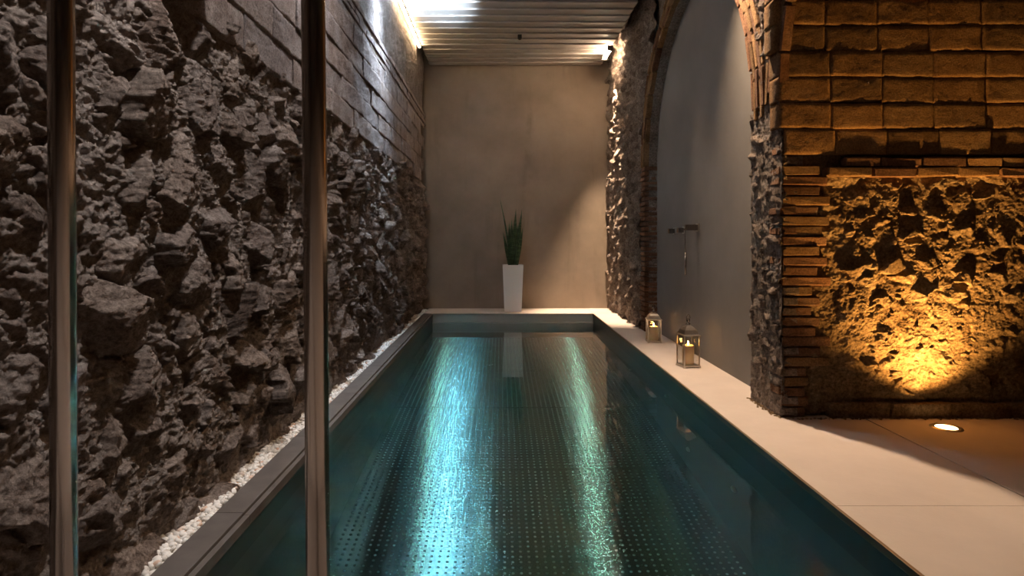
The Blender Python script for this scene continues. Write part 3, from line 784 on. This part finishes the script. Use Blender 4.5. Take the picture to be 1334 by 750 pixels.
# linear lamps in the ceiling gaps: slim black channel with a glowing tube
def linear_lamp(name, x, z, y0, y1, r, mat, label):
    e = empty(name, (x, (y0 + y1) / 2, z), label=label, cat='tube lamp'); h = (y1 - y0) / 2
    bm = bmesh.new(); tube(bm, [(0, -h, 0), (0, h, 0)], r, 16); link('tube', bm_mesh('tube', bm, True), mat, e)
    for sg in (-1, 1):
        box('end_cap', -r * 1.3, r * 1.3, sg * h - 0.015, sg * h + 0.015, -r * 1.3, r * 1.3, M['black'], e, 0.002)
    q = -h + 0.1
    while q < h:
        box('bracket', -0.004, 0.004, q - 0.01, q + 0.01, r, 0.055 if z < ZC - 0.05 else 0.40, M['black'], e); q += 1.2
linear_lamp('linear_lamp', -1.262, ZC - 0.01, 7.20, 9.33, 0.018, M['strip'], 'thin warm light strip in the ceiling gap towards the back wall')
linear_lamp('linear_lamp', 1.69, ZC - 0.062, 9.22, 9.71, 0.032, M['tube_warm'], 'short warm tube lamp in the ceiling gap above the rubble pier')
# wall washers: black housing, lit lens
def washer(name, loc, target, lens, power, col, angle, label, w=0.10, blend=1.0):
    e = empty(name, loc, label=label, cat='spotlight', group='adjustable spotlights')
    d = (Vector(target) - Vector(loc)).normalized(); q = d.to_track_quat('-Z', 'Y'); e.rotation_mode = 'QUATERNION'; e.rotation_quaternion = q
    bm = bmesh.new(); lathe(bm, [(w * 0.42, 0.10), (w * 0.5, 0.09), (w * 0.5, -0.004), (w * 0.45, -0.004), (w * 0.44, 0.002)], 28); link('housing', bm_mesh('housing', bm), M['black'], e)
    bm = bmesh.new(); lathe(bm, [(w * 0.44, 0.0), (w * 0.44, 0.003)], 28); link('lens', bm_mesh('lens', bm), lens, e)
    ld = bpy.data.lights.new('beam', 'SPOT'); ld.energy = power; ld.color = col; ld.spot_size = math.radians(angle); ld.spot_blend = blend; ld.shadow_soft_size = w * 0.4
    o = bpy.data.objects.new('beam', ld); COL.objects.link(o); o.parent = e; o.location = (0, 0, -0.012)
    return e
washer('ceiling_spotlight', (-0.88, 6.5, ZC - 0.06), (-1.45, 6.3, 2.6), M['wash_cool'], P_COOL_SPOT * 1.5, COOL, 76, 'cool ceiling spotlight aimed at the upper courses of the left wall', w=0.22)
washer('ceiling_spotlight', (-0.66, 3.9, ZC - 0.06), (-1.40, 4.3, 1.3), M['wash_cool'], P_COOL_SPOT * 0.7, (0.96, 0.91, 0.91), 90, 'cool ceiling spotlight aimed at the rubble beyond the posts', w=0.18)
washer('ceiling_spotlight', (-0.25, 2.0, ZC - 0.06), (-1.40, 2.0, 1.0), M['wash_cool'], P_COOL_SPOT * 0.9, (0.97, 0.91, 0.89), 90, 'cool ceiling spotlight aimed at the rubble beside the posts', w=0.18)
washer('added_slat_spotlight', (-1.16, 5.75, 3.58), (-1.03, 6.58, ZC), M['wash_cool'], P_SLAT_SPOT, COOL, 50, 'added out-of-view cool spotlight that brightens the ceiling slats', w=0.08, blend=0.3)  # added lamp outside the view, makes the bright patch on the slats
box('added_spot_arm', -1.33, -1.14, 5.735, 5.765, 3.56, 3.59, M['black'], bpy.data.objects['added_slat_spotlight']).matrix_parent_inverse = bpy.data.objects['added_slat_spotlight'].matrix_basis.inverted()  # arm carrying the added slat lamp
washer('ceiling_spotlight', (1.45, 4.92, ZC - 0.06), (1.66, 3.75, 0.0), M['wash_warm'], P_DECK_SPOT, WARM, 95, 'warm ceiling spotlight above the pool deck at the brick pier', w=0.12)
washer('ceiling_spotlight', (1.70, 9.78, ZC - 0.06), (1.80, 9.66, 0.0), M['wash_warm'], P_PIER_SPOT, WARM, 44, 'warm ceiling spotlight grazing the rubble beside the back wall', blend=0.7)
washer('ceiling_spotlight', (1.60, 6.15, ZC - 0.06), (1.66, 6.05, 0.0), M['wash_warm'], P_LANTERN_SPOT, WARM, 34, 'warm ceiling spotlight above the lanterns on the deck')
# floor uplight at the pier
up = empty('floor_uplight', (2.845, 3.82, 0.0), label='round recessed floor uplight glowing amber in front of the pier', cat='uplight')
bm = bmesh.new(); lathe(bm, [(0.060, 0.0015), (0.064, 0.006), (0.086, 0.005), (0.090, 0.0)], 40, cap=False); link('bezel', bm_mesh('bezel', bm, True), M['lantern'], up)
bm = bmesh.new(); lathe(bm, [(0.0605, 0.0012), (0.0605, 0.003)], 40); link('lens', bm_mesh('lens', bm), M['lens_up'], up)
spot_light('uplight_beam', (2.845, 3.82, 0.012), (2.845, 3.90, 1.0), P_UPLIGHT, AMBER, 118, 1.0, 0.03, up)
